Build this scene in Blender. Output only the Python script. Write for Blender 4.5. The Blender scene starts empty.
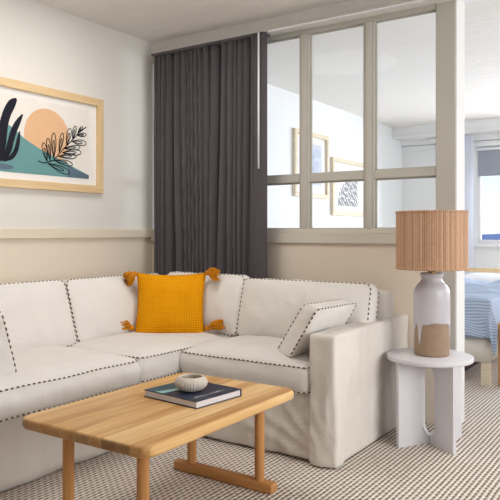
import bpy, bmesh, math, random
from mathutils import Vector, Matrix, noise
random.seed(7)
SC = bpy.context.scene
C = SC.collection
R = math.radians
PI = math.pi

# ------------------------------------------------------------------ helpers
def lin(c):
    def f(v):
        v /= 255.0
        return v/12.92 if v <= .04045 else ((v+.055)/1.055)**2.4
    return (f(c[0]), f(c[1]), f(c[2]), 1.0)

class N:
    """small node-tree builder"""
    def __init__(s, name):
        s.m = bpy.data.materials.new(name); s.m.use_nodes = True
        s.t = s.m.node_tree; s.n = s.t.nodes; s.l = s.t.links
        s.b = s.n['Principled BSDF']; s.out = s.n['Material Output']
        s._oc = None
    def oc(s):
        if not s._oc: s._oc = s.n.new('ShaderNodeTexCoord')
        return s._oc.outputs['Object']
    def map(s, scale=(1,1,1), rot=(0,0,0)):
        q = s.n.new('ShaderNodeMapping'); q.inputs['Scale'].default_value = scale; q.inputs['Rotation'].default_value = rot
        s.l.new(s.oc(), q.inputs['Vector']); return q.outputs[0]
    def noise(s, scale, detail=3, vec=None, rough=.5, dist=0):
        q = s.n.new('ShaderNodeTexNoise'); q.inputs['Scale'].default_value = scale
        q.inputs['Detail'].default_value = detail; q.inputs['Roughness'].default_value = rough; q.inputs['Distortion'].default_value = dist
        s.l.new(vec if vec is not None else s.oc(), q.inputs['Vector']); return q.outputs['Fac']
    def math(s, op, a, b=None, c=None):
        q = s.n.new('ShaderNodeMath'); q.operation = op
        for i, v in enumerate((a, b, c)):
            if v is None: continue
            if isinstance(v, (int, float)): q.inputs[i].default_value = v
            else: s.l.new(v, q.inputs[i])
        return q.outputs[0]
    def xyz(s, vec=None):
        q = s.n.new('ShaderNodeSeparateXYZ'); s.l.new(vec if vec is not None else s.oc(), q.inputs[0]); return q.outputs
    def ramp(s, fac, stops):
        q = s.n.new('ShaderNodeValToRGB'); e = q.color_ramp.elements
        while len(e) < len(stops): e.new(.5)
        for i, (p, c) in enumerate(stops): e[i].position = p; e[i].color = c
        s.l.new(fac, q.inputs[0]); return q.outputs[0]
    def mix(s, fac, a, b, mode='MIX'):
        q = s.n.new('ShaderNodeMix'); q.data_type = 'RGBA'; q.blend_type = mode
        for i, v in ((0, fac), (6, a), (7, b)):
            if isinstance(v, (int, float, tuple)): q.inputs[i].default_value = v
            else: s.l.new(v, q.inputs[i])
        return q.outputs[2]
    def color(s, c):
        if isinstance(c, tuple): s.b.inputs['Base Color'].default_value = c
        else: s.l.new(c, s.b.inputs['Base Color'])
    def bump(s, h, strength=.3, dist=.01):
        q = s.n.new('ShaderNodeBump'); q.inputs['Strength'].default_value = strength; q.inputs['Distance'].default_value = dist
        s.l.new(h, q.inputs['Height']); s.l.new(q.outputs[0], s.b.inputs['Normal'])
    def rough(s, v, spec=.3):
        s.b.inputs['Roughness'].default_value = v; s.b.inputs['Specular IOR Level'].default_value = spec
        return s

def plain(name, c, rough=.6, spec=.3, metal=0):
    a = N(name); col = lin(c)
    f = a.noise(14, 2)
    a.color(a.mix(f, tuple(v*.96 for v in col[:3])+(1,), tuple(min(1, v*1.04) for v in col[:3])+(1,)))
    a.rough(rough, spec); a.b.inputs['Metallic'].default_value = metal
    return a.m

def paint(name, c, bump=.05, scale=60, var=.03):
    a = N(name); col = lin(c)
    f = a.noise(2.3, 3)
    a.color(a.mix(f, tuple(v*(1-var) for v in col[:3])+(1,), tuple(min(1, v*(1+var)) for v in col[:3])+(1,)))
    a.bump(a.noise(scale, 3), bump, .004); a.rough(.85, .2)
    return a.m

def fabric(name, c, var=.06, weave=900, bump=.25, wr=.0, big=9, fold=None):
    a = N(name); col = lin(c)
    f = a.noise(big, 4)
    g = a.noise(weave*.25, 2)
    k = a.math('ADD', a.math('MULTIPLY', f, .7), a.math('MULTIPLY', g, .3))
    a.color(a.mix(k, tuple(v*(1-var) for v in col[:3])+(1,), tuple(min(1, v*(1+var)) for v in col[:3])+(1,)))
    h = a.math('ADD', a.math('MULTIPLY', a.noise(weave*.3, 2), .35), a.math('MULTIPLY', a.noise(18, 4, dist=.6), wr))
    a.bump(h, bump, .006); a.rough(.95, .1)
    if fold:                                            # slack folds in the cloth
        wv = a.noise(fold[0], 2, a.map(fold[1]), .4, .5)
        rd = a.math('ABSOLUTE', a.math('SUBTRACT', a.noise(fold[0]*.8, 1, a.map(fold[1]), .4, .4), .5))
        b1 = a.b.inputs['Normal'].links[0].from_node
        b2 = a.n.new('ShaderNodeBump'); b2.inputs['Strength'].default_value = 1.0; b2.inputs['Distance'].default_value = fold[2]
        a.l.new(a.math('SUBTRACT', wv, a.math('MULTIPLY', rd, .8)), b2.inputs['Height']); a.l.new(b2.outputs[0], b1.inputs['Normal'])
    a.b.inputs['Sheen Weight'].default_value = .15
    return a.m

def wood(name, c1, c2, c3, axis='y', stave=0.0, grain=1.0, rough=.45, rand=.5):
    a = N(name); X = a.xyz()
    ax = {'x': 0, 'y': 1, 'z': 2}[axis]
    sc = [26*grain]*3; sc[ax] = 1.6*grain
    v = a.map(tuple(sc))
    if stave:
        oth = X[0] if axis == 'y' else X[1]
        idx = a.math('FLOOR', a.math('DIVIDE', oth, stave))
        w = a.n.new('ShaderNodeTexWhiteNoise'); w.noise_dimensions = '1D'
        a.l.new(idx, w.inputs['W'])
        cb = a.n.new('ShaderNodeCombineXYZ'); a.l.new(a.math('MULTIPLY', w.outputs['Value'], 40.0), cb.inputs[ax])
        ad = a.n.new('ShaderNodeVectorMath'); ad.operation = 'ADD'
        a.l.new(v, ad.inputs[0]); a.l.new(cb.outputs[0], ad.inputs[1]); v = ad.outputs[0]
    f = a.noise(1.0, 5, v, .6, .8)
    if stave:
        f = a.math('ADD', a.math('MULTIPLY', f, 1-rand*.6), a.math('MULTIPLY', a.math('SUBTRACT', w.outputs['Value'], .3), rand))
    col = a.ramp(f, [(.25, lin(c1)), (.5, lin(c2)), (.8, lin(c3))])
    if stave:                                           # darker end grain on the cut ends of the staves
        g = a.n.new('ShaderNodeNewGeometry'); ny = a.math('ABSOLUTE', a.xyz(g.outputs['Normal'])[1])
        k = a.math('MULTIPLY', a.math('SMOOTH_MIN', a.math('MAXIMUM', a.math('MULTIPLY', a.math('SUBTRACT', ny, .45), 2.5), 0.0), 1.0, .1), a.math('ADD', .35, a.math('MULTIPLY', w.outputs['Value'], .6)))
        col = a.mix(k, col, lin((122, 78, 42)))
    a.color(col)
    a.bump(f, .06, .003); a.rough(rough, .35)
    return a.m

def new(name, bm, mats, parent=None, smooth=False, loc=None):
    me = bpy.data.meshes.new(name)
    bmesh.ops.recalc_face_normals(bm, faces=bm.faces)
    bm.to_mesh(me); bm.free()
    if not isinstance(mats, (list, tuple)): mats = [mats]
    for m in mats: me.materials.append(m)
    if smooth:
        for p in me.polygons: p.use_smooth = True
    o = bpy.data.objects.new(name, me); C.objects.link(o)
    if parent is not None:
        o.parent = parent
        # meshes are authored in room coordinates; undo the parents' locations
        off = Vector((0, 0, 0)); p = parent
        while p is not None: off += p.location; p = p.parent
        if loc is None:
            me.transform(Matrix.Translation(-off))
    return o

def autosmooth(o, ang=40):
    me = o.data
    for p in me.polygons: p.use_smooth = True
    bm = bmesh.new(); bm.from_mesh(me)
    for e in bm.edges:
        e.smooth = not (len(e.link_faces) == 2 and e.calc_face_angle(0) > R(ang))
    bm.to_mesh(me); bm.free()
    return o

def tag(o, label, cat, group=None):
    o['label'] = label; o['category'] = cat
    if group: o['group'] = group
    return o

def thing(name, label, cat, loc, group=None):
    o = bpy.data.objects.new(name, None); C.objects.link(o); o.location = loc
    o.empty_display_size = .1
    return tag(o, label, cat, group)

def struct(o):
    o['kind'] = 'structure'; return o

def box(bm, x0, x1, y0, y1, z0, z1, bev=0.0, mi=0, seg=2):
    r = bmesh.ops.create_cube(bm, size=1.0)
    vs = r['verts']
    for v in vs:
        v.co = Vector((x0+(v.co.x+.5)*(x1-x0), y0+(v.co.y+.5)*(y1-y0), z0+(v.co.z+.5)*(z1-z0)))
    es = list({e for v in vs for e in v.link_edges}); fs = list({f for v in vs for f in v.link_faces})
    for f in fs: f.material_index = mi
    if bev > 0:
        r = bmesh.ops.bevel(bm, geom=es, offset=bev, segments=seg, profile=.5, affect='EDGES')
        for f in r['faces']: f.material_index = mi
    return bm

def boxes(lst, bev=0.0):
    bm = bmesh.new()
    for b in lst: box(bm, *b[:6], bev=bev, mi=(b[6] if len(b) > 6 else 0))
    return bm

def lathe(bm, prof, cx, cy, n=48, fn=None, mi=0, close=True):
    rings = []
    for (r, z) in prof:
        ring = []
        for k in range(n):
            a = 2*PI*k/n
            rr, zz = (r, z) if fn is None else fn(r, z, a)
            ring.append(bm.verts.new((cx+rr*math.cos(a), cy+rr*math.sin(a), zz)))
        rings.append(ring)
    for i in range(len(rings)-1):
        for k in range(n):
            f = bm.faces.new((rings[i][k], rings[i][(k+1) % n], rings[i+1][(k+1) % n], rings[i+1][k])); f.material_index = mi
    if close:
        for ring in (rings[0], rings[-1]):
            f = bm.faces.new(ring); f.material_index = mi
    return bm

def tube(bm, pts, r, n=8, closed=False, dash=None, mi=0, caps=True):
    pts = [Vector(p) for p in pts]
    m = len(pts); rings = []
    up = None
    for i in range(m):
        if closed: d = pts[(i+1) % m]-pts[i-1]
        else: d = pts[min(i+1, m-1)]-pts[max(i-1, 0)]
        if d.length < 1e-9: d = Vector((0, 0, 1))
        d.normalize()
        if up is None:
            up = d.orthogonal().normalized()
        else:
            up = up-d*up.dot(d)
            up = up.normalized() if up.length > 1e-6 else d.orthogonal().normalized()
        s = d.cross(up)
        rr = r(i/(m-1)) if callable(r) else r
        rings.append([bm.verts.new(pts[i]+(up*math.cos(2*PI*k/n)+s*math.sin(2*PI*k/n))*rr) for k in range(n)])
    last = m if closed else m-1
    for i in range(last):
        a, b = rings[i], rings[(i+1) % m]
        q = mi if dash is None else dash(i)
        for k in range(n):
            f = bm.faces.new((a[k], a[(k+1) % n], b[(k+1) % n], b[k])); f.material_index = q
    if not closed and caps:
        for rg in (rings[0], rings[-1]): bm.faces.new(rg).material_index = mi
    return bm

def resample(pts, step, closed=True):
    pts = [Vector(p) for p in pts]
    if closed: pts = pts+[pts[0]]
    L = [0]
    for i in range(1, len(pts)): L.append(L[-1]+(pts[i]-pts[i-1]).length)
    n = max(4, int(round(L[-1]/step)))
    if closed and n % 2: n += 1
    out = []; j = 0
    for i in range(n if closed else n+1):
        s = L[-1]*i/n
        while j < len(L)-2 and L[j+1] < s: j += 1
        t = (s-L[j])/max(1e-9, L[j+1]-L[j])
        out.append(pts[j].lerp(pts[j+1], t))
    return out

def rrect(W, D, r, n=120):
    """rounded rectangle outline, evenly sampled"""
    p = []
    for (sx, sy, a0) in ((1, 1, 0), (-1, 1, 90), (-1, -1, 180), (1, -1, 270)):
        for k in range(9):
            a = R(a0+k*90/8)
            p.append(Vector((sx*(W/2-r)+r*math.cos(a), sy*(D/2-r)+r*math.sin(a), 0)))
    return [q for q in resample(p, sum((p[i]-p[i-1]).length for i in range(len(p)))/n)]

def cushion(W, D, H, cr=.04, top=.03, bot=.0, side=.012, seed=0, wr=.004, n=140, power=2.4, wf=7.0):
    """boxed cushion, local: W along x, D along y, H along z. returns bm, welt outlines (top, bottom)"""
    bm = bmesh.new()
    ol = rrect(W, D, cr, n); n = len(ol)
    so = Vector((seed*13.7, seed*5.1, seed*2.3))
    def disp(p, nrm, amt=1.0):
        f = noise.noise(p*wf+so)+.6*noise.noise(p*wf*2.3+so)
        return p+nrm*f*wr*amt
    def edge(i, z):
        p = ol[i]; w = noise.noise(p*4+so)*wr*.9
        return Vector((p.x, p.y, z+w))
    radii = [0.12, .25, .4, .55, .68, .79, .88, .94, .98]
    def cap(sgn, dome):
        rings = []
        zc = sgn*H/2
        cen = bm.verts.new(disp(Vector((0, 0, zc+sgn*dome)), Vector((0, 0, sgn))))
        for r in radii:
            ring = []
            for i in range(n):
                # blend toward rectangle-like level sets
                p = ol[i]*r
                u = abs(p.x)/(W/2); v = abs(p.y)/(D/2)
                h = (1-u**power)*(1-v**power)
                h = max(0, h)**.6
                q = Vector((p.x, p.y, zc+sgn*dome*h))
                ring.append(bm.verts.new(disp(q, Vector((0, 0, sgn)), min(1, (1-r)*6))))
            rings.append(ring)
        for i in range(n): bm.faces.new((cen, rings[0][i], rings[0][(i+1) % n]))
        for a, b in zip(rings[:-1], rings[1:]):
            for i in range(n): bm.faces.new((a[i], b[i], b[(i+1) % n], a[(i+1) % n]))
        return rings[-1]
    t = cap(1, top); b = cap(-1, bot)
    prev = t
    for k in range(0, 7):
        v = k/6; z = H/2-H*v
        ring = []
        for i in range(n):
            p = edge(i, z); d = (ol[(i+1) % n]-ol[i-1]).normalized(); o = Vector((d.y, -d.x, 0))
            p += o*side*math.sin(PI*v)
            if 0 < k < 6:
                p = disp(p, o, .9)
                p += o*.0045*math.sin(PI*v)*noise.noise(Vector((ol[i].x*24, ol[i].y*24, v*2.2+seed)))
            ring.append(bm.verts.new(p))
        for i in range(n): bm.faces.new((prev[i], ring[i], ring[(i+1) % n], prev[(i+1) % n]))
        prev = ring
    for i in range(n): bm.faces.new((prev[i], b[i], b[(i+1) % n], prev[(i+1) % n]))
    tw = [edge(i, H/2) for i in range(n)]; bw = [edge(i, -H/2) for i in range(n)]
    return bm, tw, bw

def welt_bm(loop, M, r=.0037, step=.0135):
    pts = resample([M @ p for p in loop], step)
    sub = []
    for i in range(len(pts)):
        sub.append(pts[i]); sub.append(pts[i].lerp(pts[(i+1) % len(pts)], .5))
    bm = bmesh.new()
    tube(bm, sub, r, 7, True, dash=lambda i: (i//2) % 2)
    return bm

def frame(ox, ax, ay, az):
    return Matrix(((ax[0], ay[0], az[0], ox[0]), (ax[1], ay[1], az[1], ox[1]), (ax[2], ay[2], az[2], ox[2]), (0, 0, 0, 1)))

def gridbox(bm, lo, hi, step, r, fn=None, mi=0):
    """finely divided box with rounded edges; fn(point) displaces"""
    lo = Vector(lo); hi = Vector(hi)
    n = [max(2, int(round((hi[i]-lo[i])/step))) for i in range(3)]
    cache = {}
    def vert(i, j, k):
        key = (i, j, k)
        if key not in cache:
            p = Vector([lo[a]+(hi[a]-lo[a])*t/n[a] for a, t in enumerate(key)])
            q = Vector([min(max(p[a], lo[a]+r), hi[a]-r) for a in range(3)])
            d = p-q
            if d.length > 1e-9: p = q+d.normalized()*r
            if fn: p = fn(p)
            cache[key] = bm.verts.new(p)
        return cache[key]
    for a in range(3):
        b, c = [(1, 2), (0, 2), (0, 1)][a]
        for e in (0, n[a]):
            for i in range(n[b]):
                for j in range(n[c]):
                    q = []
                    for (di, dj) in ((0, 0), (1, 0), (1, 1), (0, 1)):
                        k = [0, 0, 0]; k[a] = e; k[b] = i+di; k[c] = j+dj
                        q.append(vert(*k))
                    bm.faces.new(q).material_index = mi
    return bm

# ------------------------------------------------------------------ materials
M = {}
M['wall_up'] = paint('paint_warm_white', (226, 222, 216))
M['wall_low'] = paint('paint_beige', (232, 219, 202))
M['bed_white'] = paint('paint_bright_white', (240, 240, 240))
M['trim'] = paint('paint_trim', (188, 184, 175), .02)
M['sill'] = paint('paint_sill', (212, 205, 193), .02)
M['jamb_lit'] = paint('paint_jamb_lit', (222, 219, 217), .02)  # paler than the trim: light on this side of the post put into colour
M['lacquer'] = plain('pale_lacquer', (220, 217, 221), .4)
M['rail'] = paint('paint_rail', (226, 214, 194), .02)
M['white'] = plain('satin_white', (236, 234, 236), .4)
def ceiling_mat():
    a = N('ceiling_plaster')
    v = a.map((1.1, 2.6, 1), (0, 0, R(12)))
    f = a.noise(2.6, 5, v, .55, 1.2)
    a.color(a.mix(f, lin((238, 234, 228)), lin((246, 242, 238))))
    h = a.math('ADD', f, a.math('MULTIPLY', a.noise(40, 3), .08))
    a.bump(h, .22, .04); a.rough(.9, .15)
    return a.m
M['ceiling'] = ceiling_mat()
def rug_mat():
    a = N('woven_carpet')
    X = a.xyz()
    wob = a.math('MULTIPLY', a.math('SUBTRACT', a.noise(9, 2), .5), .006)
    u = a.math('DIVIDE', a.math('ADD', X[0], wob), .0225)
    iu = a.math('FLOOR', u)
    par = a.math('MODULO', a.math('ABSOLUTE', iu), 2)
    v = a.math('ADD', a.math('DIVIDE', X[1], .034), a.math('MULTIPLY', par, .5))
    su = a.math('SINE', a.math('MULTIPLY', u, 2*PI))
    sv = a.math('SINE', a.math('MULTIPLY', v, 2*PI))
    # dark cord between the rows, broken into dashes by the light loops that cross it
    t = a.math('ADD', a.math('MULTIPLY', su, .80), a.math('MULTIPLY', sv, .34))
    t = a.math('ADD', t, a.math('MULTIPLY', a.math('SUBTRACT', a.noise(60, 2), .5), .9))
    f = a.math('ADD', a.math('MULTIPLY', t, .45), .5)
    a.color(a.ramp(f, [(.08, lin((122, 107, 96))), (.30, lin((178, 162, 147))), (.48, lin((218, 208, 197))), (.85, lin((238, 230, 221)))]))
    a.bump(f, .7, .008); a.rough(.98, .05)
    return a.m
M['rug'] = rug_mat()
M['linen'] = fabric('cream_linen', (226, 221, 216), .05, wr=.55, bump=.35, fold=(4.0, (1, 1, 1), .020))
M['linen_skirt'] = fabric('cream_linen_slipcover', (224, 217, 209), .06, wr=1.0, bump=.4, big=4, fold=(4.2, (1, 1, .6), .044))
M['cord_dark'] = plain('cord_charcoal', (76, 67, 63), .9)
M['cord_light'] = plain('cord_cream', (232, 224, 210), .9)
def mustard():
    a = N('mustard_waffle'); X = a.xyz()
    su = a.math('SINE', a.math('MULTIPLY', X[0], 2*PI/.014)); sv = a.math('SINE', a.math('MULTIPLY', X[1], 2*PI/.014))
    h = a.math('MAXIMUM', su, sv)
    f = a.noise(12, 3)
    c = a.mix(f, lin((226, 148, 8)), lin((244, 174, 24)))
    hh = a.math('ADD', a.math('MULTIPLY', h, .5), .5)
    a.color(a.mix(hh, lin((204, 124, 2)), c))
    a.bump(hh, .5, .004); a.rough(.95, .08)
    return a.m
M['mustard'] = mustard()
M['tassel'] = fabric('mustard_yarn', (206, 132, 12), .14)
M['curtain'] = fabric('charcoal_curtain', (86, 80, 84), .14, 420, .3)
M['oak_top'] = wood('oak_tabletop', (194, 142, 84), (228, 184, 124), (244, 210, 156), 'y', .062, 1.0, .42, .32)
M['oak_leg_z'] = wood('oak_leg_upright', (166, 112, 62), (192, 136, 80), (208, 156, 98), 'z', 0, 1.6, .45)
M['oak_leg_x'] = wood('oak_sled', (166, 112, 62), (192, 136, 80), (208, 156, 98), 'x', 0, 1.4, .45)
M['ash_y'] = wood('ash_frame_long', (212, 180, 134), (224, 194, 150), (232, 206, 166), 'y', 0, 1.6, .5)
M['ash_z'] = wood('ash_frame_upright', (212, 180, 134), (224, 194, 150), (232, 206, 166), 'z', 0, 1.6, .5)
M['pale_y'] = wood('pale_frame_long', (214, 196, 168), (228, 212, 186), (236, 224, 202), 'y', 0, 1.4, .5)
M['pale_wood'] = wood('pale_wood', (214, 196, 168), (226, 210, 184), (236, 224, 202), 'x', 0, 1.4, .5)
M['stool_wood'] = wood('stool_wood', (180, 122, 80), (204, 146, 100), (220, 168, 122), 'z', 0, 1.4, .45)
M['paper'] = plain('paper_white', (236, 232, 228), .8)
M['print_bg'] = plain('print_ground', (232, 226, 218), .8)
M['peach'] = plain('print_peach', (224, 180, 140), .8)
M['teal'] = plain('print_teal', (106, 152, 152), .8)
M['teal_dark'] = plain('print_slate', (92, 112, 128), .8)
M['ink'] = plain('print_ink', (26, 24, 38), .8)
M['ink_blue'] = plain('print_ink_blue', (62, 70, 96), .8)
M['navy'] = plain('book_navy', (34, 44, 66), .4)
M['teal_book'] = plain('book_teal', (42, 92, 110), .4)
M['pale_teal'] = plain('book_pale_teal', (150, 196, 196), .5)
M['pages'] = plain('book_pages', (222, 218, 222), .8)
M['ceramic'] = plain('bowl_ceramic', (212, 203, 192), .7)
M['sand'] = plain('bowl_inside', (196, 170, 128), .8)
M['glaze'] = plain('lamp_glaze', (196, 191, 196), .25, .45)
def clay():
    a = N('lamp_clay'); f = a.noise(30, 4)
    a.color(a.mix(f, lin((146, 122, 102)), lin((170, 146, 124)))); a.bump(f, .15, .003); a.rough(.8, .25); return a.m
M['clay'] = clay()
M['brass'] = plain('brass', (190, 140, 80), .35, .5, .9)
def rattan():
    a = N('woven_rattan'); X = a.xyz()
    ang = a.math('ARCTAN2', X[1], X[0])
    k = a.math('MULTIPLY', ang, 50.0)
    rib = a.math('ABSOLUTE', a.math('SINE', k))
    idx = a.math('MODULO', a.math('ABSOLUTE', a.math('FLOOR', a.math('DIVIDE', k, PI))), 2)
    row = a.math('SINE', a.math('ADD', a.math('MULTIPLY', X[2], 2*PI/.0085), a.math('MULTIPLY', idx, PI)))
    h = a.math('ADD', a.math('MULTIPLY', rib, .42), a.math('MULTIPLY', row, .22))
    wn = a.n.new('ShaderNodeTexWhiteNoise'); wn.noise_dimensions = '1D'; a.l.new(a.math('FLOOR', a.math('DIVIDE', k, PI)), wn.inputs['W'])
    f = a.math('ADD', a.math('MULTIPLY', h, .75), a.math('MULTIPLY', a.noise(50, 3), .25))
    f = a.math('ADD', f, a.math('MULTIPLY', a.math('SUBTRACT', wn.outputs['Value'], .4), .28))
    a.color(a.ramp(f, [(.0, lin((152, 110, 82))), (.4, lin((202, 162, 132))), (.9, lin((222, 188, 158)))]))
    a.bump(h, .6, .006); a.rough(.75, .25); return a.m
M['rattan'] = rattan()
def glass():
    a = N('window_glass'); n, l = a.n, a.l
    tr = n.new('ShaderNodeBsdfTransparent'); gl = n.new('ShaderNodeBsdfGlossy'); gl.inputs['Roughness'].default_value = .02
    tr.inputs['Color'].default_value = (.985, .99, .99, 1)
    fr = n.new('ShaderNodeFresnel'); fr.inputs['IOR'].default_value = 1.12
    mx = n.new('ShaderNodeMixShader'); l.new(fr.outputs[0], mx.inputs[0]); l.new(tr.outputs[0], mx.inputs[1]); l.new(gl.outputs[0], mx.inputs[2])
    l.new(mx.outputs[0], a.out.inputs['Surface']); n.remove(a.b); return a.m
M['glass'] = glass()
def sheer():
    a = N('sheer_voile'); n, l = a.n, a.l
    a.color(lin((244, 246, 252))); a.rough(.9, .1)
    tl = n.new('ShaderNodeBsdfTranslucent'); tl.inputs['Color'].default_value = lin((244, 246, 252))
    tr = n.new('ShaderNodeBsdfTransparent')
    m1 = n.new('ShaderNodeMixShader'); m1.inputs[0].default_value = .68
    l.new(a.b.outputs[0], m1.inputs[1]); l.new(tl.outputs[0], m1.inputs[2])
    m2 = n.new('ShaderNodeMixShader'); m2.inputs[0].default_value = .22
    l.new(m1.outputs[0], m2.inputs[1]); l.new(tr.outputs[0], m2.inputs[2]); l.new(m2.outputs[0], a.out.inputs['Surface'])
    return a.m
M['sheer'] = sheer()
M['blind'] = fabric('blind_grey', (158, 162, 172), .03)
def blanket():
    a = N('blue_striped_knit'); X = a.xyz()
    s = a.math('SINE', a.math('MULTIPLY', a.math('ADD', a.math('ADD', X[1], X[2]), a.math('MULTIPLY', a.noise(6, 2), .02)), 2*PI/.022))
    f = a.math('ADD', a.math('MULTIPLY', s, .5), .5)
    a.color(a.ramp(f, [(.2, lin((156, 174, 202))), (.85, lin((200, 211, 228)))]))
    a.bump(a.math('ADD', f, a.noise(120, 2)), .4, .006); a.rough(.95, .05); return a.m
M['blanket'] = blanket()
M['bed_linen'] = fabric('bed_upholstery', (226, 218, 206), .03)
M['sheet'] = fabric('white_sheet', (240, 242, 248), .02, wr=.6)
M['case'] = plain('suitcase_dark', (62, 44, 48), .6)
M['hill'] = paint('distant_hill', (96, 116, 168), .0, 1)
M['ground'] = paint('distant_ground', (200, 212, 226), .0, 1)

# ------------------------------------------------------------------ setting
H = 2.546
XR, YF, YB = 5.2, -5.4, 5.25
o = struct(new('floor', boxes([(-.12, XR+.12, YF-.12, YB+.12, -.12, 0)]), M['rug']))
o = struct(new('ceiling', boxes([(-.12, XR+.12, YF-.12, YB+.12, H, H+.12)]), M['ceiling']))
struct(new('wall_left', boxes([(-.12, 0, YF-.12, 0, 0, 1.08, 1), (-.12, 0, YF-.12, 0, 1.08, H, 0), (-.12, 0, 0, YB+.12, 0, H, 2)]),
           [M['wall_up'], M['wall_low'], M['bed_white']]))
struct(new('trim_1', boxes([(0, .022, YF, -.001, 1.066, 1.127)], .003), M['rail']))
# partition between the two rooms: panelled lower wall, bulkhead, and the wall right of the opening
OP0, OP1 = 2.305, 3.35
WT = .15
def two_tone(lst):
    """wall pieces: the room side (index 0) and the bedroom side (index 1)"""
    r = []
    for (x0, x1, y0, y1, z0, z1, m) in lst: r += [(x0, x1, y0, (y0+y1)/2, z0, z1, m), (x0, x1, (y0+y1)/2, y1, z0, z1, 2)]
    return r
struct(new('wall_back', boxes(two_tone([(0, 2.185, 0, WT, 0, 1.035, 1), (0, 2.185, 0, WT, 2.44, H, 0), (2.185, OP1, 0, WT, 2.44, H, 0),
                               (OP1, XR, 0, WT, 0, H, 0)])), [M['wall_up'], M['wall_low'], M['bed_white']]))
# post at the opening: room face, daylit side with the light painted in
struct(new('trim_2', boxes([(2.187, OP0-.010, -.004, WT+.004, 0, 2.44, 0), (OP0-.0105, OP0, -.004, WT+.004, 0, 2.44, 1)], .002), [M['trim'], M['jamb_lit']]))
# interior window
fr = bmesh.new()
bars = [.02, .378, .83, 1.281, 1.732]
box(fr, .0, 2.185, -.020, .13, 1.035, 1.093, .003, 1)
box(fr, .0, 2.185, -.004, .06, 1.093, 1.128, .003, 1)
box(fr, .0, 2.185, .0, .05, 2.391, 2.44, .004)
for b in bars:
    box(fr, b, b+.072, .004, .05, 1.125, 2.391, .003)
    box(fr, b+.018, b+.056, -.006, .02, 1.125, 2.391, .004)
edges = [(b+.072, (bars[i+1] if i+1 < len(bars) else 2.185)) for i, b in enumerate(bars)]
for (a, b) in edges:
    box(fr, a, b, .004, .048, 1.430, 1.480, .004)
    for (z0, z1) in ((1.125, 1.430), (1.480, 2.391)):      # glazing beads
        for bb in ((a, b, z0, z0+.009), (a, b, z1-.009, z1), (a, a+.009, z0+.009, z1-.009), (b-.009, b, z0+.009, z1-.009)):
            box(fr, bb[0], bb[1], .022, .036, bb[2], bb[3], .002)
win1 = struct(new('window_1', fr, [M['trim'], M['sill']]))
for (a, b) in edges:
    for (z0, z1) in ((1.125, 1.430), (1.480, 2.391)):
        new('pane', boxes([(a+.001, b-.001, .037, .043, z0+.001, z1-.001)]), M['glass'], win1)

def wall_holes(axis, c0, c1, lo, hi, holes):
    """wall slab with rectangular holes. axis 'x': wall at x in [c0,c1], runs along y."""
    L = []; cur = lo
    for (a, b, z0, z1) in sorted(holes):
        L += [(cur, a, 0, H), (a, b, 0, z0), (a, b, z1, H)]; cur = b
    L.append((cur, hi, 0, H))
    out = []
    for (a, b, z0, z1) in L:
        if b-a < 1e-4 or z1-z0 < 1e-4: continue
        out.append((c0, c1, a, b, z0, z1) if axis == 'x' else (a, b, c0, c1, z0, z1))
    return boxes(out)
FW = (1.035, 4.3, .965, 2.25)
struct(new('wall_far', wall_holes('y', YB, YB+.12, 0, XR, [FW]), M['bed_white']))
RW1 = (-3.0, -.2, .45, 2.35); RW2 = (1.4, 4.4, .7, 2.25)
struct(new('wall_right', wall_holes('x', XR, XR+.12, YF, YB, [RW1, RW2]), M['wall_up']))
struct(new('wall_front', wall_holes('y', YF-.12, YF, 0, XR, []), M['wall_up']))
# boxed bulkhead with crown lines along the far wall of the bedroom
bm = bmesh.new(); box(bm, 0, XR, 4.86, YB, 2.40, H, .004); box(bm, 0, XR, 4.835, 4.862, 2.40, 2.425, .005); box(bm, 0, XR, 4.845, 4.862, 2.52, H, .005)
struct(new('trim_3', bm, M['bed_white']))
struct(new('trim_4', boxes([(0, XR, YB-.03, YB, 2.25, 2.32), (0, XR, YB-.05, YB, 2.33, 2.40)], .004), M['bed_white']))

def window(name, axis, c, a0, a1, z0, z1, ndiv):
    bm = bmesh.new(); t = .045
    def bx(a, b, za, zb, d0=.0, d1=.07):
        if axis == 'y': box(bm, a, b, c+d0, c+d1, za, zb, .004)
        else: box(bm, c+d0, c+d1, a, b, za, zb, .004)
    bx(a0, a1, z0, z0+t); bx(a0, a1, z1-t, z1)
    xs = [a0+(a1-a0)*k/ndiv for k in range(ndiv+1)]
    for k, x in enumerate(xs):
        w = t if k in (0, ndiv) else t*.8
        s = x if k == 0 else (x-w if k == ndiv else x-w/2)
        bx(s, s+w, z0+t, z1-t)
    o = struct(new(name, bm, M['white']))
    p = (a0+t*.5, a1-t*.5, c+.03, c+.036, z0+t*.5, z1-t*.5) if axis == 'y' else (c+.03, c+.036, a0+t*.5, a1-t*.5, z0+t*.5, z1-t*.5)
    new('pane', boxes([p]), M['glass'], o)
    return o
w2 = window('window_2', 'y', YB, *FW[:2], FW[2], FW[3], 3)
new('sill', boxes([(FW[0]-.06, FW[1]+.06, YB-.07, YB+.01, .915, .965)], .006), M['white'], w2)
window('window_3', 'x', XR+.02, *RW1, 3)
window('window_4', 'x', XR+.02, *RW2, 3)
struct(new('baseboard_far', boxes([(0, XR, YB-.014, YB, 0, .10)], .003), M['bed_white']))
struct(new('baseboard_left', boxes([(0, .014, WT+.01, YB-.014, 0, .10)], .003), M['bed_white']))

# roller blind in the far window
t = thing('roller_blind', 'grey roller blind pulled halfway down the bedroom window', 'blind', (2.6, YB-.02, 1.86))
new('fabric', boxes([(1.055, 4.27, YB-.014, YB-.011, 1.87, 2.2)]), M['blind'], t)
new('bottom_bar', boxes([(1.055, 4.27, YB-.019, YB-.007, 1.855, 1.875)], .003), M['blind'], t)
bm = bmesh.new(); tube(bm, [(1.05, YB-.024, 2.215), (4.275, YB-.024, 2.215)], .02, 14); o = autosmooth(new('roller', bm, M['white'], t))

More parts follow.
